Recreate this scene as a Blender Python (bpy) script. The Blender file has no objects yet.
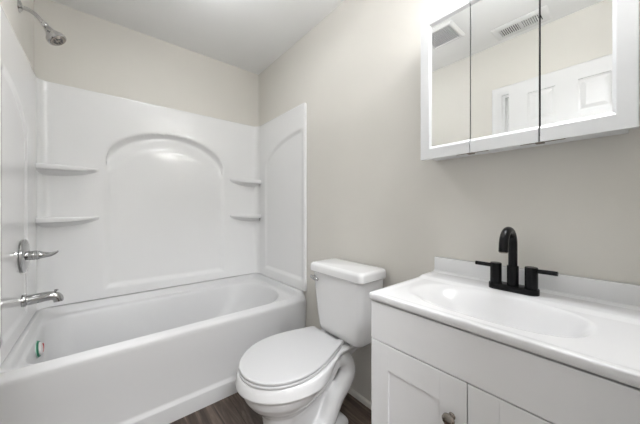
import bpy, bmesh, math, random
from mathutils import Vector, Matrix
random.seed(4)
PI = math.pi
scene = bpy.context.scene
C = scene.collection

# ------------------------------------------------------------------ camera
cam_d = bpy.data.cameras.new('camera')
cam = bpy.data.objects.new('camera', cam_d); C.objects.link(cam)
cam.location = (0.313, -2.382, 1.139)
cam.rotation_euler = (PI/2, 0, -math.radians(39.738))
cam_d.sensor_width = 36.0
cam_d.lens = 261.45 * 36.0 / 640.0
cam_d.shift_y = -2.486 / 640.0
cam_d.clip_start = 0.02
scene.camera = cam

# ------------------------------------------------------------------ world, exposure
world = bpy.data.worlds.new('world'); scene.world = world
world.use_nodes = True
world.node_tree.nodes['Background'].inputs['Color'].default_value = (0.8, 0.85, 0.95, 1)
world.node_tree.nodes['Background'].inputs['Strength'].default_value = 0.6
scene.view_settings.view_transform = 'Standard'
scene.view_settings.look = 'None'
scene.view_settings.gamma = 1.0
scene.view_settings.use_curve_mapping = False
scene.view_settings.exposure = 1.25

BOWL_W = 0.4       # added fill lamp over the toilet, an opal bowl that throws its light upwards
BOUNCE_W = 4.6      # added uplight beside the entrance door, standing in for bounced flash
VANITY_W = 2.3     # light bar over the medicine cabinet
HALL_W = 14.0       # light added in the side hallway behind the left opening, without a fixture
ENTRY_W = 27.0      # frontal fill added in the room behind the photographer, without a fixture

def area(name, loc, size, power, color=(1, 1, 1), rot=(0, 0, 0), shape='DISK'):
    d = bpy.data.lights.new(name, 'AREA'); d.energy = power; d.color = color
    d.shape = shape; d.size = size
    o = bpy.data.objects.new(name, d); C.objects.link(o)
    o.location = loc; o.rotation_euler = rot
    return o
area('hallway_fill_light', (-0.62, -1.6, 2.40), 0.5, HALL_W, (0.97, 0.985, 1.02))
area('entry_fill_light', (0.30, -3.35, 2.36), 0.6, ENTRY_W, (0.97, 0.985, 1.02))
FILL_LAMP = (0.68, -1.03, 2.335)
area('bowl_fill_light', (FILL_LAMP[0], FILL_LAMP[1], FILL_LAMP[2]+.025), 0.26, BOWL_W, (0.97, 0.985, 1.02), rot=(PI, 0, 0))
BOUNCE = (1.12, -2.365, 1.93)
area('bounce_fill_light', (BOUNCE[0], BOUNCE[1], BOUNCE[2]+.004), 0.10, BOUNCE_W, (0.97, 0.985, 1.02), rot=(PI, 0, 0))
VBAR = (1.320, -2.19, 2.19)
vl = area('vanity_bar_light', (VBAR[0]-.005, VBAR[1], VBAR[2]-.034), 0.07, VANITY_W, (0.97, 0.985, 1.02), rot=(0, .03, 0), shape='RECTANGLE')
vl.data.size_y = .28

# ------------------------------------------------------------------ materials
def mat(name, color, rough=0.5, metal=0.0, spec=0.5, coat=0.0, var=0.0, vscale=30.0, bump=0.0, bscale=200.0, emit=None, trans=0.0):
    m = bpy.data.materials.new(name); m.use_nodes = True
    nt = m.node_tree; b = nt.nodes['Principled BSDF']
    b.inputs['Base Color'].default_value = (*color, 1)
    b.inputs['Roughness'].default_value = rough
    b.inputs['Metallic'].default_value = metal
    b.inputs['Specular IOR Level'].default_value = spec
    b.inputs['Coat Weight'].default_value = coat
    b.inputs['Coat Roughness'].default_value = 0.05
    b.inputs['Transmission Weight'].default_value = trans
    if emit:
        b.inputs['Emission Color'].default_value = (*emit[0], 1)
        b.inputs['Emission Strength'].default_value = emit[1]
    tc = nt.nodes.new('ShaderNodeTexCoord')
    if var > 0:
        n = nt.nodes.new('ShaderNodeTexNoise'); n.inputs['Scale'].default_value = vscale; n.inputs['Detail'].default_value = 4
        nt.links.new(tc.outputs['Object'], n.inputs['Vector'])
        r = nt.nodes.new('ShaderNodeValToRGB')
        r.color_ramp.elements[0].position = 0.3; r.color_ramp.elements[1].position = 0.7
        r.color_ramp.elements[0].color = (*[c*(1-var) for c in color], 1)
        r.color_ramp.elements[1].color = (*[min(1, c*(1+var)) for c in color], 1)
        nt.links.new(n.outputs['Fac'], r.inputs['Fac']); nt.links.new(r.outputs['Color'], b.inputs['Base Color'])
    if bump > 0:
        n2 = nt.nodes.new('ShaderNodeTexNoise'); n2.inputs['Scale'].default_value = bscale; n2.inputs['Detail'].default_value = 3
        nt.links.new(tc.outputs['Object'], n2.inputs['Vector'])
        bp = nt.nodes.new('ShaderNodeBump'); bp.inputs['Strength'].default_value = bump; bp.inputs['Distance'].default_value = 0.001
        nt.links.new(n2.outputs['Fac'], bp.inputs['Height']); nt.links.new(bp.outputs['Normal'], b.inputs['Normal'])
    return m

M = {}
M['wall'] = mat('beige_wall_paint', (0.735, 0.712, 0.660), 0.6, var=0.012, vscale=3, bump=0.15, bscale=260)
M['ceiling'] = mat('ceiling_paint', (0.90, 0.90, 0.885), 0.8, var=0.01, vscale=3, bump=0.15, bscale=200)
M['acrylic'] = mat('white_acrylic', (0.87, 0.87, 0.865), 0.06, spec=0.5, var=0.006, vscale=3)
M['tub'] = mat('white_tub_enamel', (0.70, 0.70, 0.70), 0.38, spec=0.5, var=0.006, vscale=3)
M['porcelain'] = mat('white_porcelain', (0.84, 0.84, 0.84), 0.09, spec=0.5, var=0.005, vscale=4)
M['plastic'] = mat('white_seat_plastic', (0.62, 0.62, 0.625), 0.28, var=0.004, vscale=5)
M['marble'] = mat('white_cultured_marble', (0.82, 0.82, 0.825), 0.22, var=0.006, vscale=5)
M['cabinet'] = mat('white_cabinet_paint', (0.88, 0.88, 0.885), 0.35, var=0.006, vscale=6)
M['trim'] = mat('white_trim_paint', (0.78, 0.78, 0.78), 0.4, var=0.005, vscale=6)
M['frame'] = mat('white_frame_paint', (0.80, 0.81, 0.82), 0.3, var=0.006, vscale=8)
M['chrome'] = mat('chrome', (0.52, 0.52, 0.52), 0.06, metal=1.0, var=0.01)
M['nozzle'] = mat('dark_nozzle_rubber', (0.06, 0.06, 0.06), 0.5, var=0.1)
M['nickel'] = mat('brushed_nickel', (0.33, 0.30, 0.27), 0.25, metal=1.0, var=0.05)
M['black'] = mat('matte_black_metal', (0.004, 0.004, 0.005), 0.27, var=0.1, spec=0.22)
M['mirror'] = mat('mirror_glass', (0.90, 0.91, 0.905), 0.0, metal=1.0)
M['dark'] = mat('dark_gap', (0.02, 0.02, 0.02), 0.8, var=0.1)
M['vent'] = mat('white_vent_paint', (0.80, 0.80, 0.79), 0.45, var=0.01)
M['grille'] = mat('vent_grille_grey', (0.64, 0.64, 0.64), 0.6, var=0.03)
M['green'] = mat('green_gasket', (0.02, 0.20, 0.11), 0.45, var=0.1)
M['red'] = mat('red_print', (0.55, 0.10, 0.10), 0.5, var=0.1)
M['clear'] = mat('pale_green_film', (0.55, 0.66, 0.60), 0.2, var=0.02)
M['sticker'] = mat('white_disc_plastic', (0.80, 0.78, 0.77), 0.3, var=0.02)
M['globe'] = mat('opal_glass', (0.9, 0.9, 0.88), 0.3, emit=((0.97, 0.985, 1.02), 3.8))  # glowing bowl of the added ceiling fill
M['bar'] = mat('opal_tube', (0.9, 0.9, 0.88), 0.3, emit=((0.97, 0.985, 1.02), 0.35))
M['hinge'] = mat('bronze_hinge', (0.22, 0.19, 0.16), 0.4, metal=0.6, var=0.1)

def floor_material():
    m = bpy.data.materials.new('dark_wood_plank_vinyl'); m.use_nodes = True
    nt = m.node_tree; L = nt.links; b = nt.nodes['Principled BSDF']
    tc = nt.nodes.new('ShaderNodeTexCoord')
    mp = nt.nodes.new('ShaderNodeMapping'); mp.inputs['Rotation'].default_value = (0, 0, PI/2)
    L.new(tc.outputs['Object'], mp.inputs['Vector'])
    br = nt.nodes.new('ShaderNodeTexBrick')
    br.inputs['Scale'].default_value = 1.0; br.inputs['Brick Width'].default_value = 1.22; br.inputs['Row Height'].default_value = 0.15
    br.inputs['Mortar Size'].default_value = 0.0012; br.offset = 0.37
    br.inputs['Color1'].default_value = (0.3, 0.3, 0.3, 1); br.inputs['Color2'].default_value = (0.7, 0.7, 0.7, 1)
    br.inputs['Mortar'].default_value = (0.0, 0.0, 0.0, 1)
    L.new(mp.outputs['Vector'], br.inputs['Vector'])
    mg = nt.nodes.new('ShaderNodeMapping'); mg.inputs['Scale'].default_value = (30, 2.4, 1)
    L.new(tc.outputs['Object'], mg.inputs['Vector'])
    n1 = nt.nodes.new('ShaderNodeTexNoise'); n1.inputs['Scale'].default_value = 1.0; n1.inputs['Detail'].default_value = 7
    n1.inputs['Roughness'].default_value = 0.62; n1.inputs['Distortion'].default_value = 0.8
    L.new(mg.outputs['Vector'], n1.inputs['Vector'])
    mx = nt.nodes.new('ShaderNodeMix'); mx.data_type = 'RGBA'; mx.blend_type = 'OVERLAY'; mx.inputs['Factor'].default_value = 0.55
    L.new(n1.outputs['Fac'], mx.inputs[6]); L.new(br.outputs['Color'], mx.inputs[7])
    cr = nt.nodes.new('ShaderNodeValToRGB'); e = cr.color_ramp.elements
    e[0].position = 0.30; e[0].color = (0.026, 0.016, 0.011, 1)
    e[1].position = 0.74; e[1].color = (0.26, 0.195, 0.155, 1)
    k = e.new(0.5); k.color = (0.088, 0.062, 0.048, 1)
    L.new(mx.outputs[2], cr.inputs['Fac']); L.new(cr.outputs['Color'], b.inputs['Base Color'])
    b.inputs['Roughness'].default_value = 0.42
    bp = nt.nodes.new('ShaderNodeBump'); bp.inputs['Strength'].default_value = 0.25; bp.inputs['Distance'].default_value = 0.001
    L.new(n1.outputs['Fac'], bp.inputs['Height']); L.new(bp.outputs['Normal'], b.inputs['Normal'])
    return m
M['floor'] = floor_material()

# ------------------------------------------------------------------ helpers
def thing(name, label, cat, loc=(0, 0, 0), group=None):
    o = bpy.data.objects.new(name, None); C.objects.link(o)
    o.location = loc; o['label'] = label; o['category'] = cat
    if group: o['group'] = group
    return o

def base_of(o):
    v = Vector((0, 0, 0))
    while o is not None:
        v += Vector(o.location); o = o.parent
    return v

def obj(name, bm, m, parent=None, label=None, angle=35, origin=None):
    bmesh.ops.remove_doubles(bm, verts=bm.verts, dist=1e-6)
    bmesh.ops.recalc_face_normals(bm, faces=bm.faces)
    if parent is not None:
        off = base_of(parent); loc = Vector((0, 0, 0))
    else:
        loc = Vector(origin) if origin else Vector((0, 0, 0)); off = loc
    bmesh.ops.translate(bm, verts=bm.verts, vec=-off)
    me = bpy.data.meshes.new(name); bm.to_mesh(me); bm.free()
    for p in me.polygons: p.use_smooth = True
    me.set_sharp_from_angle(angle=math.radians(angle))
    mats = m if isinstance(m, (list, tuple)) else [m]
    for k in mats: me.materials.append(k)
    o = bpy.data.objects.new(name, me); C.objects.link(o); o.location = loc
    if parent is not None: o.parent = parent
    if label: o['label'] = label
    return o

def struct(name, bm, m, parent=None, angle=35):
    o = obj(name, bm, m, parent, angle=angle)
    if parent is None: o['kind'] = 'structure'
    return o

def add_box(bm, x0, x1, y0, y1, z0, z1, bev=0.0, seg=2, mi=0):
    r = bmesh.ops.create_cube(bm, size=1.0)
    vs = r['verts']
    for v in vs:
        v.co = Vector((x0 + (v.co.x+.5)*(x1-x0), y0 + (v.co.y+.5)*(y1-y0), z0 + (v.co.z+.5)*(z1-z0)))
    fs = {f for v in vs for f in v.link_faces}
    for f in fs: f.material_index = mi
    if bev > 0:
        es = list({e for v in vs for e in v.link_edges})
        bmesh.ops.bevel(bm, geom=es, offset=bev, segments=seg, profile=0.5, affect='EDGES')
    return bm

def box(*a, **k):
    bm = bmesh.new(); add_box(bm, *a, **k); return bm

def add_rings(bm, rings, cap0=True, cap1=True, closed=True, mi=0):
    """loft between rings of equal length"""
    vr = [[bm.verts.new(p) for p in r] for r in rings]
    n = len(rings[0])
    for a, b in zip(vr[:-1], vr[1:]):
        rng = range(n) if closed else range(n-1)
        for i in rng:
            j = (i+1) % n
            try:
                f = bm.faces.new((a[i], a[j], b[j], b[i])); f.material_index = mi
            except ValueError: pass
    if cap0:
        f = bm.faces.new(list(reversed(vr[0]))); f.material_index = mi
    if cap1:
        f = bm.faces.new(vr[-1]); f.material_index = mi
    return vr

def frame_of(d):
    d = Vector(d).normalized()
    u = Vector((0, 0, 1)) if abs(d.z) < 0.9 else Vector((0, 1, 0))
    a = d.cross(u).normalized(); b = d.cross(a).normalized()
    return a, b

def add_lathe(bm, base, axis, prof, n=32, sx=1.0, mi=0, caps=True):
    """prof: list of (distance along axis, radius)"""
    base = Vector(base); ax = Vector(axis).normalized(); a, b = frame_of(ax)
    rings = []
    for t, r in prof:
        r = max(r, 1e-5)
        rings.append([base + ax*t + (a*math.cos(2*PI*i/n)*sx + b*math.sin(2*PI*i/n))*r for i in range(n)])
    add_rings(bm, rings, caps, caps, mi=mi)
    return bm

def lathe(*a, **k):
    bm = bmesh.new(); add_lathe(bm, *a, **k); return bm

def add_tube(bm, pts, rad, n=20, mi=0):
    pts = [Vector(p) for p in pts]
    rad = rad if isinstance(rad, (list, tuple)) else [rad]*len(pts)
    rings = []; prev = None
    for i, p in enumerate(pts):
        d = (pts[min(i+1, len(pts)-1)] - pts[max(i-1, 0)]).normalized()
        if prev is None: a, b = frame_of(d)
        else:
            a = (prev - d*prev.dot(d)).normalized(); b = d.cross(a)
        prev = a
        rings.append([p + (a*math.cos(2*PI*k/n) + b*math.sin(2*PI*k/n))*rad[i] for k in range(n)])
    add_rings(bm, rings, mi=mi)
    return bm

def tube(*a, **k):
    bm = bmesh.new(); add_tube(bm, *a, **k); return bm

def spline(pts, n=8):
    pts = [Vector(p) for p in pts]; out = []
    P = [pts[0]*2 - pts[1]] + pts + [pts[-1]*2 - pts[-2]]
    for i in range(1, len(P)-2):
        for k in range(n):
            t = k/n; a, b, c, d = P[i-1], P[i], P[i+1], P[i+2]
            out.append(0.5*((2*b) + (c-a)*t + (2*a-5*b+4*c-d)*t*t + (3*b-a-3*c+d)*t**3))
    out.append(pts[-1]); return out

def lerp(a, b, t): return a + (b-a)*t
def sst(t):
    t = min(1.0, max(0.0, t)); return t*t*(3-2*t)

def rrect(x0, x1, y0, y1, r, nc=8, ns=10):
    """rounded rectangle, counter-clockwise, r = radius or (r at x0y0, x1y0, x1y1, x0y1); constant point count"""
    if not isinstance(r, (list, tuple)): r = (r,)*4
    cs = [(x0+r[0], y0+r[0], r[0], PI), (x1-r[1], y0+r[1], r[1], 1.5*PI), (x1-r[2], y1-r[2], r[2], 0), (x0+r[3], y1-r[3], r[3], .5*PI)]
    out = []
    for k in range(4):
        cx, cy, rr, a0 = cs[k]
        arc = [(cx + rr*math.cos(a0 + .5*PI*i/nc), cy + rr*math.sin(a0 + .5*PI*i/nc)) for i in range(nc+1)]
        out += arc
        nx, ny, nr, na = cs[(k+1) % 4]
        s = Vector(arc[-1]); e = Vector((nx + nr*math.cos(na), ny + nr*math.sin(na)))
        for i in range(1, ns): out.append(tuple(s.lerp(e, i/ns)))
    return out

# ================================================================== SETTING
W, H = 1.50, 2.473
XL = -0.015              # face of the left wall
YF = -2.437              # face of the wall behind the photographer, with the entrance door
YR = -4.60               # far wall of the room behind it
HX = -1.15               # far wall of the hallway
RX = 2.6
struct('floor', box(HX-.1, RX+.1, YR-.1, .1, -.06, 0), M['floor'])
struct('ceiling', box(HX-.1, RX+.1, YR-.1, .1, H, H+.06), M['ceiling'])
bm = bmesh.new()          # the stud bay behind the shower panels is open, so the niche can sink into it
add_box(bm, HX-.1, W+.1, .055, .1, 0, H)
add_box(bm, HX-.1, W+.1, 0, .055, 1.935, H)
add_box(bm, HX-.1, XL+.03, 0, .055, 0, 1.935)
add_box(bm, W-.03, W+.1, 0, .055, 0, 1.935)
struct('wall_back', bm, M['wall'])
struct('wall_right', box(W, W+.1, YF, 0, 0, H), M['wall'])
EX0, EX1, EZ = .118, .775, 2.055        # entrance opening in the front wall
bm = bmesh.new()
add_box(bm, XL-.115, EX0, YF-.115, YF, 0, H)
add_box(bm, EX1, W+.1, YF-.115, YF, 0, H)
add_box(bm, EX0, EX1, YF-.115, YF, EZ, H)
struct('wall_front', bm, M['wall'])
struct('wall_hallway', box(HX-.1, HX, YR, 0, 0, H), M['wall'])
struct('wall_entry_far', box(HX-.1, RX+.1, YR-.1, YR, 0, H), M['wall'])
struct('wall_entry_right', box(RX, RX+.1, YR, YF-.115, 0, H), M['wall'])
struct('wall_entry_front', box(W+.1, RX+.1, YF-.115, YF, 0, H), M['wall'])
# left wall with its door opening
DY0, DY1, DZ = -2.375, -1.705, 2.045     # opening
TH = 0.115
bm = bmesh.new()
add_box(bm, XL-TH, XL, DY1, 0, 0, H)
add_box(bm, XL-TH, XL, YF, DY0, 0, H)
add_box(bm, XL-TH, XL, DY0, DY1, DZ, H)
struct('wall_left', bm, M['wall'])

def casing(bm, x, sgn, y0, y1, z, w=.068, t=.017, right=True):
    """moulded door casing round an opening on the plane x, thickness towards sgn"""
    prof = [(0, .008), (.006, .012), (.02, .012), (.03, .016), (.055, t), (w-.004, t), (w, t-.005)]
    path_sides = []
    # legs and head as mitred loft: outline points from the bottom of one leg round to the other
    def ring(off_t, depth):
        return [Vector((x+sgn*depth, y1+off_t, 0)), Vector((x+sgn*depth, y1+off_t, z+off_t)),
                Vector((x+sgn*depth, y0-off_t, z+off_t)), Vector((x+sgn*depth, y0-off_t, 0))]
    rings = [ring(0, 0)] + [ring(o, d) for o, d in prof] + [ring(w, 0)]
    vr = [[bm.verts.new(p) for p in r] for r in rings]
    for a, b in zip(vr[:-1], vr[1:]):
        for i in range(3): bm.faces.new((a[i], a[i+1], b[i+1], b[i]))

bm = bmesh.new()
casing(bm, XL, 1, DY0, DY1, DZ)
casing(bm, XL-TH, -1, DY0, DY1, DZ)
# jamb lining and door stop
for (a, b) in ((DY1-.018, DY1), (DY0, DY0+.018)):
    add_box(bm, XL-TH, XL, a, b, 0, DZ-.018)
add_box(bm, XL-TH, XL, DY0, DY1, DZ-.018, DZ)
add_box(bm, XL-TH+.03, XL-.04, DY1-.030, DY1-.018, 0, DZ-.03)
add_box(bm, XL-TH+.03, XL-.04, DY0+.018, DY0+.030, 0, DZ-.03)
add_box(bm, XL-TH+.03, XL-.04, DY0+.018, DY1-.018, DZ-.030, DZ-.018)
struct('trim_1', bm, M['trim'])
bm = bmesh.new()
for (a, b) in ((EX0, EX0+.018), (EX1-.018, EX1)):
    add_box(bm, a, b, YF-.115, YF, 0, EZ-.018)
add_box(bm, EX0, EX1, YF-.115, YF, EZ-.018, EZ)
for (a, b) in ((EX0-.060, EX0), (EX1, EX1+.060)):
    add_box(bm, a, b, YF-.130, YF-.1155, 0, EZ)
    add_box(bm, a, b, YF+.0005, YF+.014, 0, EZ, .003, 2)
add_box(bm, EX0-.060, EX1+.060, YF-.130, YF-.1155, EZ, EZ+.060)
add_box(bm, EX0-.060, EX1+.060, YF+.0005, YF+.014, EZ, EZ+.060, .003, 2)
struct('trim_3', bm, M['trim'])
# a second doorway casing across the hallway
bm = bmesh.new()
casing(bm, HX, 1, -1.95, -1.25, 2.03)
add_box(bm, HX, HX+.006, -1.95, -1.25, 0, 2.03)
struct('trim_2', bm, M['trim'])

# entrance door: six panels, hinged on the front wall and swung open parallel to the left wall
def six_panel_door():
    Wd, Hd, T = .625, 2.032, .035
    hinge = Vector((.105, -2.414, .012))
    root = bpy.data.objects.new('door_1', None); C.objects.link(root)
    root['kind'] = 'structure'
    root.location = hinge; root.rotation_euler = (0, 0, 0)
    bm = bmesh.new()
    # local: x = thickness (0 is hall side), y along the leaf, z up
    st = .112
    mh = .054
    cols = [(st, Wd/2-mh), (Wd/2+mh, Wd-st)]
    rows = [(.22, .80), (.94, 1.62), (1.745, 1.948)]
    add_box(bm, .007, T-.007, 0, Wd, 0, Hd)
    for x0, x1 in ((0, .0075), (T-.0075, T)):
        add_box(bm, x0, x1, 0, st, 0, Hd); add_box(bm, x0, x1, Wd-st, Wd, 0, Hd)
        add_box(bm, x0, x1, Wd/2-mh, Wd/2+mh, 0, Hd)
        for c in cols:
            for z0, z1 in ((0, .22), (.80, .94), (1.62, 1.745), (1.948, Hd)):
                add_box(bm, x0, x1, c[0], c[1], z0, z1)
    me = bpy.data.meshes.new('leaf')
    bmesh.ops.recalc_face_normals(bm, faces=bm.faces)
    bm.to_mesh(me); bm.free(); me.materials.append(M['trim'])
    leaf = bpy.data.objects.new('leaf', me); C.objects.link(leaf); leaf.parent = root
    for c in cols:
        for r in rows:
            bm = bmesh.new()
            for x0, x1 in ((.0072, -.001), (T-.0072, T+.001)):
                a = [(x0, c[0]+.012, r[0]+.012), (x0, c[1]-.012, r[0]+.012), (x0, c[1]-.012, r[1]-.012), (x0, c[0]+.012, r[1]-.012)]
                i = .034
                b = [(x1*.6+x0*.4, c[0]+i, r[0]+i), (x1*.6+x0*.4, c[1]-i, r[0]+i), (x1*.6+x0*.4, c[1]-i, r[1]-i), (x1*.6+x0*.4, c[0]+i, r[1]-i)]
                add_rings(bm, [[Vector(p) for p in a], [Vector(p) for p in b]])
            bmesh.ops.recalc_face_normals(bm, faces=bm.faces)
            me = bpy.data.meshes.new('raised_panel'); bm.to_mesh(me); bm.free(); me.materials.append(M['trim'])
            o = bpy.data.objects.new('raised_panel', me); C.objects.link(o); o.parent = root
    bm = bmesh.new()
    for s, x in ((1, T), (-1, 0)):
        add_lathe(bm, (x, Wd-.06, .95), (s, 0, 0), [(0, .032), (.006, .032), (.008, .012), (.03, .012), (.038, .024), (.055, .028), (.066, .020), (.07, .003)], 24)
    bmesh.ops.recalc_face_normals(bm, faces=bm.faces)
    me = bpy.data.meshes.new('door_handle'); bm.to_mesh(me); bm.free(); me.materials.append(M['nickel'])
    for p in me.polygons: p.use_smooth = True
    o = bpy.data.objects.new('door_handle', me); C.objects.link(o); o.parent = root
six_panel_door()

# baseboard / shoe mould on the right wall between the tub and the vanity
bm = bmesh.new()
prof = [(0, 0), (.014, 0), (.014, .018), (.011, .024), (.006, .028), (0, .030)]
add_rings(bm, [[Vector((W-a, y, b)) for a, b in prof] for y in (-.812, -1.79)])
struct('baseboard_right', bm, M['wall'])
bm = bmesh.new()
add_rings(bm, [[Vector((XL+a, y, b)) for a, b in prof] for y in (-.812, DY1+.07)])
struct('baseboard_left', bm, M['trim'])

# ================================================================== BATHTUB
def build_tub():
    t = thing('bathtub', 'white alcove bathtub with a plain apron and rounded rim beneath the shower walls', 'bathtub', (.74, -.40, 0))
    X0, X1, YB = -.012, 1.497, -.003
    bm = bmesh.new()
    def ring(x0, x1, y0, y1, r, zf):
        return [Vector((p[0], p[1], zf(p) if callable(zf) else zf)) for p in rrect(x0, x1, y0, y1, r, 8, 14)]
    up = lambda p: .472 + .048*sst((p[1]+.79)/.03)
    def upz(z): return lambda p: z + (.520-.472)*sst((p[1]+.79)/.03)
    R = []
    R.append(ring(X0, X1, -.800, YB, .003, 0))
    R.append(ring(X0, X1, -.800, YB, .003, .080))
    R.append(ring(X0, X1, -.7985, YB, .003, .086))
    R.append(ring(X0, X1, -.788, YB, .003, .096))
    R.append(ring(X0, X1, -.785, YB, .003, .110))
    R.append(ring(X0, X1, -.791, YB, .003, .30))
    R.append(ring(X0, X1, -.7965, YB, .004, .436))
    R.append(ring(X0, X1, -.7965, YB, .006, upz(.452)))
    R.append(ring(X0, X1, -.7935, YB, .008, upz(.462)))
    R.append(ring(X0+.001, X1-.001, -.787, YB, .010, upz(.469)))
    R.append(ring(X0+.004, X1-.004, -.777, YB-.001, .014, up))
    # flange ledge the wall panels sit on
    R.append(ring(.018, 1.462, -.774, -.040, .03, lambda p: .474 + .046*sst((p[1]+.77)/.04)))
    R.append(ring(.024, 1.456, -.771, -.042, .04, lambda p: .474 + .040*sst((p[1]+.76)/.05)))
    R.append(ring(.030, 1.450, -.768, -.048, .06, lambda p: .474 + .010*sst((p[1]+.75)/.06)))
    R.append(ring(.036, 1.444, -.764, -.054, .08, .474))
    # rolled edge of the basin and its walls: vertical at the drain, a sloped backrest at the far end
    R.append(ring(.038, 1.428, -.754, -.066, (.12, .30, .27, .12), .473))
    R.append(ring(.043, 1.419, -.747, -.073, (.12, .30, .27, .12), .469))
    R.append(ring(.047, 1.411, -.741, -.079, (.12, .29, .26, .12), .460))
    R.append(ring(.049, 1.398, -.736, -.085, (.12, .28, .25, .12), .440))
    R.append(ring(.056, 1.345, -.722, -.110, (.12, .26, .23, .12), .350))
    R.append(ring(.068, 1.26, -.710, -.125, (.12, .24, .21, .12), .240))
    R.append(ring(.082, 1.17, -.700, -.138, (.12, .22, .20, .12), .165))
    R.append(ring(.104, 1.13, -.684, -.155, (.11, .20, .18, .11), .128))
    R.append(ring(.150, 1.08, -.655, -.185, (.09, .17, .16, .09), .112))
    R.append(ring(.22, .98, -.60, -.25, (.05, .10, .10, .05), .106))
    add_rings(bm, R)
    obj('basin', bm, M['tub'], t, angle=60)
    obj('drain', lathe((.24, -.40, .1065), (0, 0, 1), [(0, .038), (.003, .038), (.004, .030), (.001, .026), (.001, .001)], 28), M['chrome'], t, 'round chrome floor drain')
    # overflow cover still in its packing ring
    o = obj('overflow_cover', lathe((.0475, -.40, .413), (1, 0, 0.09), [(0, .042), (.004, .044), (.007, .043), (.008, .001)], 36), M['clear'], t, 'pale plastic film behind the overflow cover')
    obj('gasket', lathe((.0525, -.40, .4135), (1, 0, 0.09), [(0, .040), (.008, .040), (.009, .037), (.009, .001)], 36), M['green'], o, 'dark green ring')
    obj('cover_disc', lathe((.0600, -.40, .4145), (1, 0, 0.09), [(0, .032), (.008, .031), (.011, .027), (.011, .001)], 36), M['sticker'], o, 'white overflow disc')
    obj('printed_mark', tube([(.0722, -.40 + .021*math.cos(a*PI/12), .4155 + .021*math.sin(a*PI/12)) for a in range(-7, 8)], .0022, 8), M['red'], o, 'red print on the disc')
build_tub()

# ================================================================== SHOWER SURROUND
SX0, SX1, SY, SZ0, SZ1 = .005, 1.480, -.020, .524, 1.948
CR = .050
SEND = -.798
def arch_height(u, u0, u1, zs, zp):
    t = (u-(u0+u1)/2)/((u1-u0)/2)
    if abs(t) >= 1: return None
    return zs + (zp-zs)*math.sqrt(max(0, 1-abs(t)**2.3))

def sd_arch(u, z, u0, u1, zb, zs, zp, half=None):
    """approximate signed distance into an arched recess (positive inside)"""
    d = min(u-u0, u1-u, z-zb)
    # elliptical top
    a = (u1-u0)/2; b = zp-zs; cx = (u0+u1)/2
    if half == 'L': a = (u1-u0); cx = u1      # rises to u1 only
    if half == 'R': a = (u1-u0); cx = u0
    if z > zs:
        q = math.hypot((u-cx)/a, (z-zs)/b)
        grad = math.hypot((u-cx)/a**2, (z-zs)/b**2)/max(q, 1e-4)
        d = min(d, (1-q)/max(grad, 1e-4))
    return d

def recess(d, w, depth): return depth*sst(d/w + .5) if d > -w else 0.0

def grid_panel(P, us, zs):
    bm = bmesh.new()
    g = [[bm.verts.new(P(u, z)) for z in zs] for u in us]
    for i in range(len(us)-1):
        for j in range(len(zs)-1):
            bm.faces.new((g[i][j], g[i+1][j], g[i+1][j+1], g[i][j+1]))
    return bm, g
def frange(a, b, n): return [a + (b-a)*i/n for i in range(n+1)]

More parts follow.
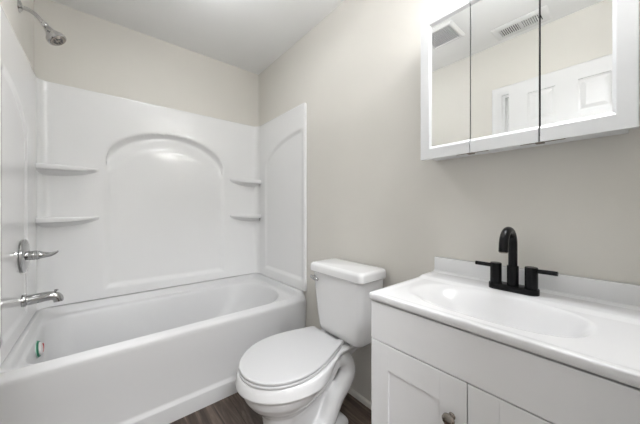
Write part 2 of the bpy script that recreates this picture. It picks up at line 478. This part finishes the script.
def build_surround():
    t = thing('shower_surround', 'glossy white moulded shower wall panels around the bathtub', 'shower wall', (.74, -.02, SZ0))
    zs = frange(SZ0, SZ1-.006, 230)
    # back panel with its two coved corners
    def back(u, z):
        d = sd_arch(u, z, .335, 1.140, .600, 1.500, 1.728)
        off = recess(d, .045, .011)
        if z > 1.36 and d > 0:            # the niche scoops deeper under the arch
            a_ = 1 - math.hypot((u-.7375)/.4025, max(0, z-1.500)/.228) if z > 1.5 else 1
            dt = d if z > 1.5 else 1
            dt = (1-math.hypot((u-.7375)/.47, (z-1.40)/.345))*.30
            if dt > 0: off += .034*sst(dt/.038)*(1-sst((dt-.028)/.105))*sst((z-1.40)/.12)
        lip = 0
        if u < SX0+CR:
            a = (SX0+CR-u)/CR * PI/2
            return Vector((SX0+CR-CR*math.sin(a), SY-CR+CR*math.cos(a), z))
        if u > SX1-CR:
            a = (u-SX1+CR)/CR * PI/2
            return Vector((SX1-CR+CR*math.sin(a), SY-CR+CR*math.cos(a), z))
        return Vector((u, SY+off, z))
    us = frange(SX0, SX0+CR, 10)[:-1] + frange(SX0+CR, SX1-CR, 240) + frange(SX1-CR, SX1, 10)[1:]
    bm, g = grid_panel(back, us, zs)
    # rolled cap over the top edge and back to the wall
    top = [c[-1] for c in g]; prev = top
    def inner(v, k):          # push towards the wall
        x, y = v.co.x, v.co.y
        return x, y
    for dn, dz in ((.002, .004), (.006, .006)):
        row = []
        for c in top:
            x, y = c.co.x, c.co.y
            nx = -dn if x < SX0+CR*.99 and y < SY-.0005 else (dn if x > SX1-CR*.99 and y < SY-.0005 else 0)
            row.append(bm.verts.new((x + nx, y + dn, SZ1-.006+dz)))
        for i in range(len(row)-1): bm.faces.new((prev[i], prev[i+1], row[i+1], row[i]))
        prev = row
    row = []
    for c, s in zip(top, us):
        x, y = c.co.x, c.co.y
        xx = XL+.001 if s <= SX0+CR*.5 else (W-.001 if s >= SX1-CR*.5 else x)
        yy = -.001 if SX0+CR*.5 <= s <= SX1-CR*.5 else y
        if s <= SX0+CR: xx, yy = lerp(XL+.001, x, (s-SX0)/CR), lerp(y, -.001, (s-SX0)/CR)
        if s >= SX1-CR: xx, yy = lerp(W-.001, x, (SX1-s)/CR), lerp(y, -.001, (SX1-s)/CR)
        row.append(bm.verts.new((xx, yy, SZ1)))
    for i in range(len(row)-1): bm.faces.new((prev[i], prev[i+1], row[i+1], row[i]))
    obj('back_panel', bm, M['acrylic'], t, angle=50)

    def side(xs, wall_x, s, u0, name, label, dp=.011, zpk=1.748):
        # u = distance from the corner along the side wall, s = direction of the wall from the panel face
        U0, U1 = CR, -SEND + SY
        def P(u, z):
            y = SY - u
            d = sd_arch(u, z, u0, .80, .605, 1.50, zpk, 'L')
            off = recess(d, .034, dp)*sst((U1-.012-u)/.05)
            return Vector((xs + s*off, y, z))
        us = frange(U0, U1-.006, 130)
        bm, g = grid_panel(P, us, zs)
        prev = [v for v in g[-1]]
        for dn, du in ((.002, .004), (.006, .006)):
            row = [bm.verts.new((xs + s*dn, SY-U1+.006-du, v.co.z)) for v in g[-1]]
            for i in range(len(row)-1): bm.faces.new((prev[i], prev[i+1], row[i+1], row[i]))
            prev = row
        row = [bm.verts.new((wall_x - s*.001, SEND, v.co.z)) for v in g[-1]]
        for i in range(len(row)-1): bm.faces.new((prev[i], prev[i+1], row[i+1], row[i]))
        top = [c[-1] for c in g]; prev = top
        for dn, dz in ((.002, .004), (.006, .006)):
            r2 = [bm.verts.new((xs + s*dn, v.co.y, SZ1-.006+dz)) for v in top]
            for i in range(len(r2)-1): bm.faces.new((prev[i], prev[i+1], r2[i+1], r2[i]))
            prev = r2
        r2 = [bm.verts.new((wall_x - s*.001, v.co.y, SZ1)) for v in top]
        for i in range(len(r2)-1): bm.faces.new((prev[i], prev[i+1], r2[i+1], r2[i]))
        # corner cap
        obj(name, bm, M['acrylic'], t, label, angle=50)
    side(SX1, W, 1, .165, 'side_panel', 'end panel beside the toilet')
    side(SX0, XL, -1, .31, 'side_panel', 'end panel carrying the shower fittings', .0065, 1.715)

    def shelf(xc, s, L, z):
        """corner shelf growing out of the back panel; xc corner, s direction away from the corner"""
        bm = bmesh.new(); rings = []
        N = 28
        for i in range(N+1):
            tt = i/N
            u = tt*L
            dep = .078*(1-tt**2.4)**.9 + .0015
            k = .35 + .65*(1-tt**3)
            x = xc + s*u
            y0 = SY + .012
            if u < CR:
                a = (CR-u)/CR
                y0 = SY - CR + CR*math.sqrt(max(0, 1-a*a)) + .012
            yb = SY
            sec = [(0, 0), (dep-.004, .001), (dep-.001, -.002), (dep, -.006), (dep, -.028*k), (dep-.0015, -.030*k), (dep*.80, -.0325*k), (dep*.52, -.040*k), (dep*.25, -.053*k), (0, -.072*k)]
            r = [Vector((x, y0 + .0, z)) if q == 0 else Vector((x, yb - d_, z + dz)) for q, (d_, dz) in enumerate(sec[:-1])]
            r.append(Vector((x, y0, z + sec[-1][1])))
            rings.append(r)
        add_rings(bm, rings)
        obj('corner_shelf', bm, M['acrylic'], t, angle=50)
    for z in (1.418, 1.090):
        shelf(SX0+.001, 1, .288, z); shelf(SX1-.001, -1, .272, z)
build_surround()

# ================================================================== SHOWER FITTINGS
def build_shower():
    y = -.385
    t = thing('wall_shower', 'chrome shower head on a bent arm high on the left wall', 'shower', (XL, y, 2.17))
    obj('wall_flange', lathe((XL+.0005, y, 2.172), (1, 0, 0), [(0, .030), (.004, .0295), (.010, .022), (.014, .013), (.015, .001)], 28), M['chrome'], t)
    p = spline([(XL+.008, y, 2.172), (.026, y, 2.166), (.052, y-.004, 2.146), (.075, y-.010, 2.117)], 7)
    obj('arm', tube(p, .0098, 16), M['chrome'], t)
    ax = Vector((.56, -.14, -.78)).normalized()
    b = Vector(p[-1])
    h = obj('head', lathe(b - ax*.004, ax, [(0, .011), (.005, .014), (.014, .014), (.020, .011), (.024, .015), (.040, .019), (.056, .026), (.068, .034), (.076, .041), (.088, .043), (.095, .042), (.098, .038), (.097, .001)], 40), M['chrome'], t)
    fc = b + ax*.0935
    obj('spray_face', lathe(fc, ax, [(0, .036), (.002, .036), (.0025, .030), (.001, .029), (.001, .024), (.003, .023), (.003, .001)], 36), M['grille'] if False else M['nickel'], h, 'dark spray face')
    a_, b_ = frame_of(ax)
    for k in range(8):
        ang = 2*PI*k/8
        c = fc + ax*.0025 + (a_*math.cos(ang) + b_*math.sin(ang))*.0165
        obj('nozzle', lathe(c, ax, [(0, .0055), (.004, .004), (.0045, .001)], 10), M['nozzle'], h)
    # valve
    v = thing('shower_valve', 'chrome shower valve with round plate and pointed lever handle', 'shower valve', (SX0, -.40, .898))
    bx = SX0
    d = Vector((1, 0, 0)); c0 = Vector((bx+.003, -.395, .902))
    # the recess in the end panel is .011 deep here
    obj('escutcheon', lathe(c0 - d*.006, d, [(0, .085), (.008, .085), (.012, .081), (.017, .060), (.019, .030), (.019, .001)], 48), M['chrome'], v)
    obj('valve_body', lathe(c0 + d*.002, d, [(0, .030), (.008, .029), (.010, .024), (.026, .023), (.028, .0245), (.044, .0245), (.046, .022), (.050, .022), (.0505, .001)], 36), M['chrome'], v)
    p = spline([c0 + Vector((.050, 0, 0)), c0 + Vector((.070, -.004, -.001)), c0 + Vector((.092, -.010, 0)), c0 + Vector((.112, -.016, .008)), c0 + Vector((.122, -.018, .017))], 6)
    n = len(p)
    obj('lever', tube(p, [lerp(.0225, .004, (i/(n-1))**.75) for i in range(n)], 20), M['chrome'], v)
    # tub spout
    s = thing('tub_spout', 'chrome tub spout with a lift knob above the basin', 'spout', (SX0, -.40, .682))
    p = spline([(bx-.004, -.40, .676), (.045, -.40, .677), (.085, -.40, .681), (.112, -.40, .679), (.127, -.40, .667), (.131, -.40, .648)], 7)
    n = len(p)
    bm = tube(p, [lerp(.0265, .0205, i/(n-1)) for i in range(n)], 24)
    add_lathe(bm, (bx-.006, -.40, .676), (1, 0, 0), [(0, .031), (.014, .031), (.018, .0265)], 28)
    obj('spout_body', bm, M['chrome'], s, angle=50)
    obj('diverter_knob', lathe((.122, -.40, .690), (0, 0, 1), [(0, .004), (.014, .004), (.015, .008), (.020, .0085), (.022, .006), (.0225, .001)], 18), M['chrome'], s)
    obj('outlet', lathe((.131, -.40, .6485), (0, 0, -1), [(0, .017), (.001, .017), (.001, .001)], 20), M['nozzle'], s, 'dark mouth of the spout')
build_shower()

# ================================================================== TOILET
TY = -1.322
def egg(xf, xc, xb, hw, hwb, x_s, z, cy=TY, rot=0.0, rc=.02, n=26, nb=20, front_pow=2.0, cy_b=None):
    """plan outline: elliptic nose at xf, widest at xc, narrowing to hwb at x_s, straight to xb"""
    side = []
    for i in range(n+1):
        a = i/n*PI/2
        x = xc - (xc-xf)*math.cos(a)**(2/front_pow)
        h = hw*math.sin(a)**(2/front_pow)
        side.append((x, h))
    for i in range(1, nb+1):
        x = lerp(xc, xb-rc, i/nb)
        s = min(1, (x-xc)/(x_s-xc))
        h = hw + (hwb-hw)*(sst(s)*.5 + .5*s*s)
        side.append((x, h))
    hb = side[-1][1]
    for i in range(1, 6):
        a = i/5*PI/2
        side.append((xb-rc + rc*math.sin(a), hb-rc + rc*math.cos(a)))
    pts = [(x, h) for x, h in side] + [(x, -h) for x, h in reversed(side[1:])]
    out = []
    for x, h in pts:
        yc = cy
        if cy_b is not None: yc = lerp(cy, cy_b, (x-xf)/(xb-xf))
        out.append(Vector((x, yc + h, z)))
    return out

def build_toilet():
    t = thing('toilet', 'white two-piece toilet with closed lid between the bathtub and the vanity', 'toilet', (1.15, TY, 0))
    # rim and tank deck
    bm = bmesh.new()
    R = []
    for z, g in ((.3620, -.012), (.3625, .0075), (.3635, .0085), (.370, .0085), (.392, .004), (.408, .001), (.414, -.003), (.416, -.012)):
        R.append(egg(.762-g, 1.01, 1.462, .199+g, lerp(.082, .112, sst((z-.366)/.04))+min(g, 0), 1.26, z, cy=-1.314))
    add_rings(bm, R)
    obj('rim', bm, M['porcelain'], t, angle=50)
    # bowl and pedestal with trapway bulging on both sides
    bm = bmesh.new()
    R = []
    rows = [(0.000, .862, 1.00, 1.322, .108, .100, 1.30),
            (0.020, .862, 1.00, 1.322, .108, .100, 1.30),
            (0.036, .868, 1.00, 1.312, .100, .092, 1.29),
            (0.060, .874, 1.00, 1.270, .090, .060, 1.20),
            (0.120, .878, 1.00, 1.240, .086, .050, 1.18),
            (0.185, .872, .96, 1.220, .090, .056, 1.16),
            (0.220, .860, .98, 1.220, .101, .064, 1.17),
            (0.250, .836, .98, 1.220, .124, .076, 1.19),
            (0.280, .806, .98, 1.240, .150, .084, 1.21),
            (0.310, .786, .99, 1.260, .170, .086, 1.22),
            (0.340, .775, 1.00, 1.340, .182, .080, 1.24),
            (0.358, .771, 1.01, 1.440, .187, .074, 1.25),
            (0.368, .770, 1.01, 1.452, .188, .074, 1.25)]
    for z, xf, xc, xb, hw, hwb, xs in rows:
        R.append(egg(xf, xc, xb, hw, hwb, xs, z, cy=-1.318))
    add_rings(bm, R)
    for s in (-1, 1):
        yy = TY + s*.066
        p = spline([(1.04, yy+s*.004, .040), (1.10, yy+s*.010, .055), (1.160, yy+s*.016, .090), (1.196, yy+s*.018, .145), (1.225, yy+s*.020, .195), (1.275, yy+s*.018, .232), (1.318, yy+s*.010, .275), (1.318, yy-s*.004, .325), (1.28, yy-s*.02, .355)], 7)
        add_tube(bm, p, [lerp(.036, .046, min(1, i/12)) for i in range(len(p))], 18)
    ped = obj('pedestal', bm, M['porcelain'], t, angle=180)
    rm = ped.modifiers.new('remesh', 'REMESH'); rm.mode = 'VOXEL'; rm.voxel_size = .0055; rm.use_smooth_shade = True
    sm = ped.modifiers.new('smooth', 'SMOOTH'); sm.factor = .5; sm.iterations = 5
    # bolt caps
    for s in (-1, 1):
        obj('bolt_cap', lathe((1.15, TY + s*.094, .030), (0, 0, 1), [(0, .014), (.006, .014), (.014, .010), (.017, .001)], 20), M['plastic'], t)
    # seat and lid
    def slab(z0, z1, grow, b, bow=0.0):
        R = []
        prof = [(z0, -b), (z0+b*.3, -b*.3), (z0+b, 0), (z1-b, 0), (z1-b*.3, -b*.3), (z1, -b)]
        if bow: prof += [(z1+bow*.35, -b-.02), (z1+bow*.75, -b-.06), (z1+bow, -b-.11)]
        for z, g in prof:
            k = 1.0
            R.append(egg(.765-grow-g, 1.00, 1.283+g*.6, .199+grow+g, max(.02, .112+grow+g), 1.33, z, cy=-1.324, cy_b=-1.276, rc=max(.004, .022+g*.3)))
        bm = bmesh.new(); add_rings(bm, R); return bm
    obj('seat', slab(.417, .429, .001, .0035), M['plastic'], t, angle=60)
    obj('lid', slab(.4305, .4445, -.001, .0045, .003), M['plastic'], t, angle=60)
    for s in (-1, 1):
        obj('seat_hinge', box(1.277, 1.305, TY+.020 + s*.072-.018, TY+.020 + s*.072+.018, .4165, .440, bev=.005, seg=3), M['plastic'], t)
    # tank
    bm = bmesh.new(); R = []
    def tk(xf, xb, y0, y1, r, z): return [Vector((p[0], p[1], z)) for p in rrect(xf, xb, y0, y1, r, 8, 6)]
    for z, f, y0, y1, r in ((.417, 1.375, -1.43, -1.24, .03), (.4215, 1.350, -1.455, -1.225, .04), (.425, 1.324, -1.478, -1.197, .045), (.431, 1.308, -1.492, -1.184, .045), (.445, 1.298, -1.501, -1.177, .04),
                            (.475, 1.294, -1.508, -1.174, .036), (.60, 1.288, -1.516, -1.156, .034), (.773, 1.283, -1.528, -1.137, .032)):
        R.append(tk(f, 1.474, y0, y1, (r, .02, .02, r), z))
    add_rings(bm, R)
    obj('tank', bm, M['porcelain'], t, angle=50)
    bm = bmesh.new(); R = []
    for z, g in ((.7745, -.003), (.777, 0), (.807, 0), (.817, -.003), (.823, -.010), (.825, -.022)):
        R.append(tk(1.270-g, 1.479+g*.3, -1.542-g, -1.124+g, (.028, .02, .02, .028), z))
    add_rings(bm, R)
    obj('tank_lid', bm, M['porcelain'], t, angle=50)
    # flush lever
    hz = .742
    h = obj('flush_handle', lathe((1.2865, -1.168, hz), (-1, 0, 0), [(0, .012), (.004, .012), (.006, .008), (.012, .008), (.0125, .001)], 20), M['chrome'], t, 'small chrome flush lever')
    obj('lever', tube([(1.268, -1.150, hz+.001), (1.264, -1.168, hz), (1.264, -1.195, hz-.004), (1.267, -1.214, hz-.008)], [.009, .011, .0125, .008], 14), M['chrome'], h)
build_toilet()

# ================================================================== VANITY
def shaker_door(parent, y0, y1, z0, z1, xf, name='door'):
    bm = bmesh.new()
    r = .070
    add_box(bm, xf+.0055, xf+.018, y0+.01, y1-.01, z0+.01, z1-.01)
    add_box(bm, xf, xf+.018, y0, y0+r, z0, z1, .0012, 1)
    add_box(bm, xf, xf+.018, y1-r, y1, z0, z1, .0012, 1)
    add_box(bm, xf, xf+.018, y0+r-.001, y1-r+.001, z1-r-.012, z1, .0010, 1)
    add_box(bm, xf, xf+.018, y0+r-.001, y1-r+.001, z0, z0+r+.012, .0010, 1)
    return obj(name, bm, M['cabinet'], parent)

def build_vanity():
    XF = 1.030
    Y0, Y1 = -2.425, -1.797
    t = thing('vanity_cabinet', 'white shaker bathroom vanity cabinet with a false drawer front and two doors', 'cabinet', ((XF+W)/2, (Y0+Y1)/2, 0))
    bm = bmesh.new()
    add_box(bm, XF+.0185, 1.498, Y0, Y0+.016, .09, .8285)
    add_box(bm, XF+.0185, 1.498, Y1-.016, Y1, .09, .8285)
    add_box(bm, XF+.0185, 1.498, Y0+.016, Y1-.016, .09, .106)
    add_box(bm, 1.486, 1.498, Y0+.016, Y1-.016, .106, .8285)
    add_box(bm, XF+.0185, XF+.0345, Y0+.016, Y1-.016, .66, .8285)
    add_box(bm, XF+.0185, XF+.0345, -2.145, -2.065, .106, .66)
    add_box(bm, XF+.075, 1.498, Y0+.002, Y1-.002, 0, .09)
    obj('body', bm, M['cabinet'], t)
    obj('drawer_front', box(XF, XF+.018, Y0+.001, Y1-.0005, .6965, .8245, bev=.0012, seg=1), M['cabinet'], t)
    ym = -2.1085
    for a, b, ky in ((ym+.0013, Y1-.001, ym+.038), (Y0+.001, ym-.0013, ym-.038)):
        d = shaker_door(t, a, b, .095, .6930, XF)
        obj('knob', lathe((XF+.001, ky, .588), (-1, 0, 0), [(0, .009), (.003, .009), (.005, .006), (.014, .006), (.017, .012), (.021, .0165), (.025, .0165), (.029, .012), (.031, .001)], 28), M['nickel'], d, 'round dark nickel knob')
    # top with integral oval bowl
    v = thing('bathroom_sink', 'glossy white vanity top with a shallow moulded oval sink', 'sink', (1.26, -2.11, .832))
    X0, X1, A, B = 1.022, 1.498, -2.428, -1.796
    ZT, ZB = .854, .829
    cx, cy, ea, eb = 1.212, -2.088, .135, .236      # half sizes in x, y
    def hz(x, y):
        q = (abs((x-cx)/ea)**2.7 + abs((y-cy)/eb)**2.7)**(1/2.7)
        z = ZT
        if q < 1.0:
            s = 1-q; k = sst((y-cy+.10)/.26)          # steep at the near end, a long gentle slope at the far end
            z = ZT - .095*sst(s/lerp(.42, .80, k))**lerp(.8, 1.0, k)
        # raised drip edge on the front and left, cove under the backsplash
        e = min(x-X0, B-y, y-A)
        z -= .0025*sst((e-.012)/.02)
        z += .006*sst((x-1.335)/.035)
        z += .008*sst((x-1.462)/.016)
        return z
    bm = bmesh.new()
    nx, ny = 110, 150
    xs = frange(X0+.004, 1.480, nx); ys = frange(A+.003, B-.003, ny)
    g = [[bm.verts.new((x, y, hz(x, y))) for y in ys] for x in xs]
    for i in range(nx):
        for j in range(ny): bm.faces.new((g[i][j], g[i+1][j], g[i+1][j+1], g[i][j+1]))
    # boundary loop down the edges
    loop = [g[i][0] for i in range(nx+1)] + [g[nx][j] for j in range(1, ny+1)] + [g[i][ny] for i in range(nx-1, -1, -1)] + [g[0][j] for j in range(ny-1, 0, -1)]
    prev = loop
    for grow, z in ((.0025, -.0012), (.004, -.004), (.004, -.0195), (.002, -.0235), (-.002, -.025)):
        row = []
        for q in loop:
            x, y = q.co.x, q.co.y
            if x <= xs[0]+1e-6: x -= grow
            if y <= ys[0]+1e-6: y -= min(grow, .003)
            if y >= ys[-1]-1e-6: y += min(grow, .003)
            row.append(bm.verts.new((x, y, ZT+z if z > -.01 else ZT+z)))
        for i in range(len(row)):
            j = (i+1) % len(row)
            bm.faces.new((prev[i], prev[j], row[j], row[i]))
        prev = row
    obj('basin_top', bm, M['marble'], v, angle=60)
    bm = box(1.478, 1.4998, A, B-.001, ZB, .923, bev=.003, seg=3)
    obj('backsplash', bm, M['marble'], v)
    obj('drain', lathe((cx, cy, .7485), (0, 0, 1), [(0, .022), (.003, .022), (.005, .018), (.006, .010), (.007, .001)], 28), M['black'], v, 'round black drain')

    # faucet
    FX, FY, FZ = 1.408, -2.112, .8575
    f = thing('faucet', 'matte black two-handle bathroom faucet with a tall curved spout', 'faucet', (FX, FY, FZ))
    bm = bmesh.new()
    R = []
    for z, g in ((FZ, 0), (FZ+.016, 0), (FZ+.019, -.001), (FZ+.020, -.003)):
        R.append([Vector((p[0], p[1], z)) for p in rrect(FX-.027-g, FX+.027+g, FY-.0725-g, FY+.0725+g, .026+g*.5, 10, 4)])
    add_rings(bm, R); obj('base', bm, M['black'], f)
    sp = obj('spout_collar', lathe((FX, FY, FZ+.019), (0, 0, 1), [(0, .0170), (.066, .0170), (.068, .0160), (.068, .001)], 32), M['black'], f)
    rr = .0505; zc = 1.018
    p = [(FX, FY, FZ+.08), (FX, FY, .96), (FX, FY, .99)] + [(FX-rr+rr*math.cos(a), FY, zc+rr*math.sin(a)) for a in [PI*k/16 for k in range(0, 17)]]
    p += [(FX-2*rr-.001, FY, 1.013), (FX-2*rr-.002, FY, 1.002)]
    s = obj('spout', tube(p, .0132, 24), M['black'], f)
    obj('aerator', lathe((FX-2*rr-.002, FY, 1.003), (0, 0, -1), [(0, .0115), (.0035, .0115), (.0035, .001)], 20), M['nickel'], s, 'small metal aerator')
    for sgn in (1, -1):
        hy = FY + sgn*.0508
        h = obj('handle', lathe((FX, hy, FZ+.019), (0, 0, 1), [(0, .0178), (.068, .0178), (.071, .0165), (.071, .001)], 32), M['black'], f)
        zl = FZ+.079
        obj('lever', tube([(FX, hy+sgn*.014, zl), (FX, hy+sgn*.040, zl+.0005), (FX-.002, hy+sgn*.066, zl+.001)], .0072, 14), M['black'], h)
build_vanity()

# ================================================================== MEDICINE CABINET
def build_medicine():
    XF = 1.370
    Y0, Y1, Z0, Z1 = -2.389, -1.791, 1.352, 1.957
    t = thing('medicine_cabinet', 'white framed medicine cabinet with three mirrored doors above the vanity', 'cabinet', (1.44, (Y0+Y1)/2, Z0))
    bm = bmesh.new()
    add_box(bm, XF+.0215, 1.499, Y0+.018, Y1-.006, Z0+.011, Z1-.011, .001, 1)
    obj('body', bm, M['frame'], t)
    obj('door_reveal', box(XF+.0195, XF+.0225, Y0+.022, Y1-.022, Z0+.022, Z1-.022), M['dark'], t, 'dark gap behind the doors')
    fw, fh = .044, .050
    seams = [-1.9870, -2.1900]
    g = .0016
    spans = [(Y1, seams[0]+g, True, False), (seams[0]-g, seams[1]+.0024, False, False), (seams[1]-.0024, Y0, False, True)]
    def profile_bar(bm, axis, a, b, c0, c1, inner):
        pass
    for (ya, yb, L, R) in spans:
        bm = bmesh.new()
        x0, x1 = XF-.000, XF+.019
        # bottom and top rails with a small step towards the glass
        ra = ya-(fw-.006) if L else ya; rb = yb+(fw-.006) if R else yb
        add_box(bm, x0, x1, rb, ra, Z0, Z0+fh-.008)
        add_box(bm, x0, x1, rb, ra, Z1-fh+.008, Z1)
        def bead(pts0, pts1):
            add_rings(bm, [pts0, pts1])
        ia = ya-(fw-.006 if L else 0); ib = yb+(fw-.006 if R else 0)
        # slanted bead between the rail and the glass
        def wedge_h(z_out, z_in):
            q = [(x0+.0008, z_out), (x0+.0095, z_in), (x1, z_in), (x1, z_out)]
            add_rings(bm, [[Vector((a, ib, b)) for a, b in q], [Vector((a, ia, b)) for a, b in q]])
        wedge_h(Z0+fh-.0085, Z0+fh+.003)
        wedge_h(Z1-fh+.0085, Z1-fh-.003)
        def wedge_v(y_out, y_in):
            q = [(x0+.0008, y_out), (x0+.0095, y_in), (x1, y_in), (x1, y_out)]
            add_rings(bm, [[Vector((a, b, Z0+fh-.008)) for a, b in q], [Vector((a, b, Z1-fh+.008)) for a, b in q]])
        if L:
            add_box(bm, x0, x1, Y1-fw+.006, Y1, Z0, Z1); wedge_v(Y1-fw+.0065, Y1-fw-.002)
        if R:
            add_box(bm, x0, x1, Y0, Y0+fw-.006, Z0, Z1); wedge_v(Y0+fw-.0065, Y0+fw+.002)
        add_box(bm, XF+.0130, XF+.0188, min(ya, yb)+.0005, max(ya, yb)-.0005, Z0+.002, Z1-.002)
        d = obj('door', bm, M['frame'], t, angle=25)
        my0 = yb if not R else Y0+fw; my1 = ya if not L else Y1-fw
        obj('mirror', box(XF+.0088, XF+.0128, my0, my1, Z0+fh, Z1-fh), M['mirror'], d, 'mirror glass')
    for ys in seams:
        h = bmesh.new()
        add_box(h, XF+.001, XF+.022, ys-.011, ys+.011, Z0-.0035, Z0+.0005, .001, 1)
        add_box(h, XF+.006, XF+.010, ys-.060, ys+.050, Z0-.0018, Z0+.0005, .0006, 1)
        obj('hinge', h, M['hinge'], t, 'thin bronze hinge under the doors')
build_medicine()

# ================================================================== CEILING FILL_LAMP (added fill light, out of view)
def build_ceiling_fill_lamp():
    x, y, z = FILL_LAMP
    t = thing('ceiling_fill_lamp', 'white opal bowl lamp added out of view under the ceiling for fill light', 'lamp', (x, y, H))
    obj('canopy', lathe((x, y, H-.0005), (0, 0, -1), [(0, .055), (.012, .055), (.020, .040), (.022, .010), (.10, .010), (.10, .001)], 36), M['chrome'], t)
    obj('bowl', lathe((x, y, z-.06), (0, 0, 1), [(0, .012), (.002, .05), (.012, .10), (.030, .14), (.060, .165), (.080, .170), (.082, .168), (.080, .165), (.060, .158), (.034, .135), (.018, .095), (.008, .04), (.007, .001)], 40), M['globe'], t)
    obj('stem', lathe((x, y, H-.09), (0, 0, -1), [(0, .006), (.15, .006), (.151, .001)], 16), M['chrome'], t)
build_ceiling_fill_lamp()
def build_bounce_uplight():  # unseen uplight, added in place of a flash bounced off the ceiling
    x, y, z = BOUNCE
    t = thing('bounce_uplight', 'small white uplight cup added out of view by the entrance for bounced fill', 'lamp', (x, YF, z))
    obj('backplate', box(x-.05, x+.05, YF+.0005, YF+.012, z-.09, z+.01, bev=.003), M['trim'], t)
    obj('cup', lathe((x, y, z-.09), (0, 0, 1), [(0, .02), (.004, .03), (.09, .060), (.092, .060), (.092, .056), (.01, .024), (.01, .001)], 32), M['trim'], t)
build_bounce_uplight()
def build_vanity_light():
    x, y, z = VBAR
    t = thing('vanity_light', 'long white opal light bar on the wall above the medicine cabinet', 'light', (W, y, z))
    obj('backplate', box(1.480, 1.4995, y-.10, y+.10, z-.045, z+.045, bev=.004, seg=2), M['chrome'], t)
    obj('diffuser', tube([(x, y-.16, z), (x, y-.158, z), (x, y+.158, z), (x, y+.16, z)], [.024, .030, .030, .024], 28), M['bar'], t)
    for k in (-.07, .07):
        obj('bracket', tube([(1.482, y+k, z), (x+.028, y+k, z)], .008, 12), M['chrome'], t)
build_vanity_light()

# ================================================================== CEILING VENTS (seen in the mirror)
def build_exhaust_fan():
    x0, x1, y0, y1 = .325, .570, -1.560, -1.315
    t = thing('exhaust_fan', 'square white exhaust fan with grey grille in the ceiling near the bathtub', 'fan', ((x0+x1)/2, (y0+y1)/2, H))
    bm = bmesh.new()
    o = lambda i, z: [Vector((a, b, z)) for a, b in ((x0+i, y0+i), (x1-i, y0+i), (x1-i, y1-i), (x0+i, y1-i))]
    add_rings(bm, [o(0, H-.0005), o(0, H-.006), o(.012, H-.018), o(.024, H-.018), o(.028, H-.012), o(.028, H-.003)], cap0=False, cap1=False)
    obj('frame', bm, M['vent'], t)
    obj('grille_plate', box(x0+.027, x1-.027, y0+.027, y1-.027, H-.006, H-.003), M['grille'], t, 'grey perforated plate')
    for k in range(14):
        yy = y0+.035 + k*(y1-y0-.070)/13
        obj('grille_slat', box(x0+.028, x1-.028, yy-.0025, yy+.0025, H-.015, H-.005), M['grille'], t)
build_exhaust_fan()

def build_register():
    x0, x1, y0, y1 = .035, .215, -2.015, -1.695
    t = thing('ceiling_register', 'white slotted air register in the ceiling by the door', 'vent', ((x0+x1)/2, (y0+y1)/2, H))
    bm = bmesh.new()
    o = lambda i, z: [Vector((a, b, z)) for a, b in ((x0+i, y0+i), (x1-i, y0+i), (x1-i, y1-i), (x0+i, y1-i))]
    add_rings(bm, [o(0, H-.0005), o(0, H-.003), o(.010, H-.010), o(.040, H-.010), o(.042, H-.003)], cap0=False, cap1=False)
    add_box(bm, x0+.041, x1-.041, (y0+y1)/2-.006, (y0+y1)/2+.006, H-.010, H-.004)
    obj('frame', bm, M['vent'], t)
    obj('duct', box(x0+.041, x1-.041, y0+.041, y1-.041, H-.0030, H-.0015), M['dark'], t, 'dark duct opening')
    for bank in (0, 1):
        for k in range(9):
            ya = (y0+.044 if bank == 0 else (y0+y1)/2+.008)
            yy = ya + (k+.5)*(.110)/9
            bm = bmesh.new(); s = .15 if bank == 0 else -.15
            q = [(yy-.0032, H-.0035), (yy+.0032, H-.0035), (yy+.0032+s*.008, H-.0100), (yy-.0032+s*.008, H-.0100)]
            add_rings(bm, [[Vector((x0+.042, a, b)) for a, b in q], [Vector((x1-.042, a, b)) for a, b in q]])
            obj('louvre', bm, M['vent'], t)
build_register()
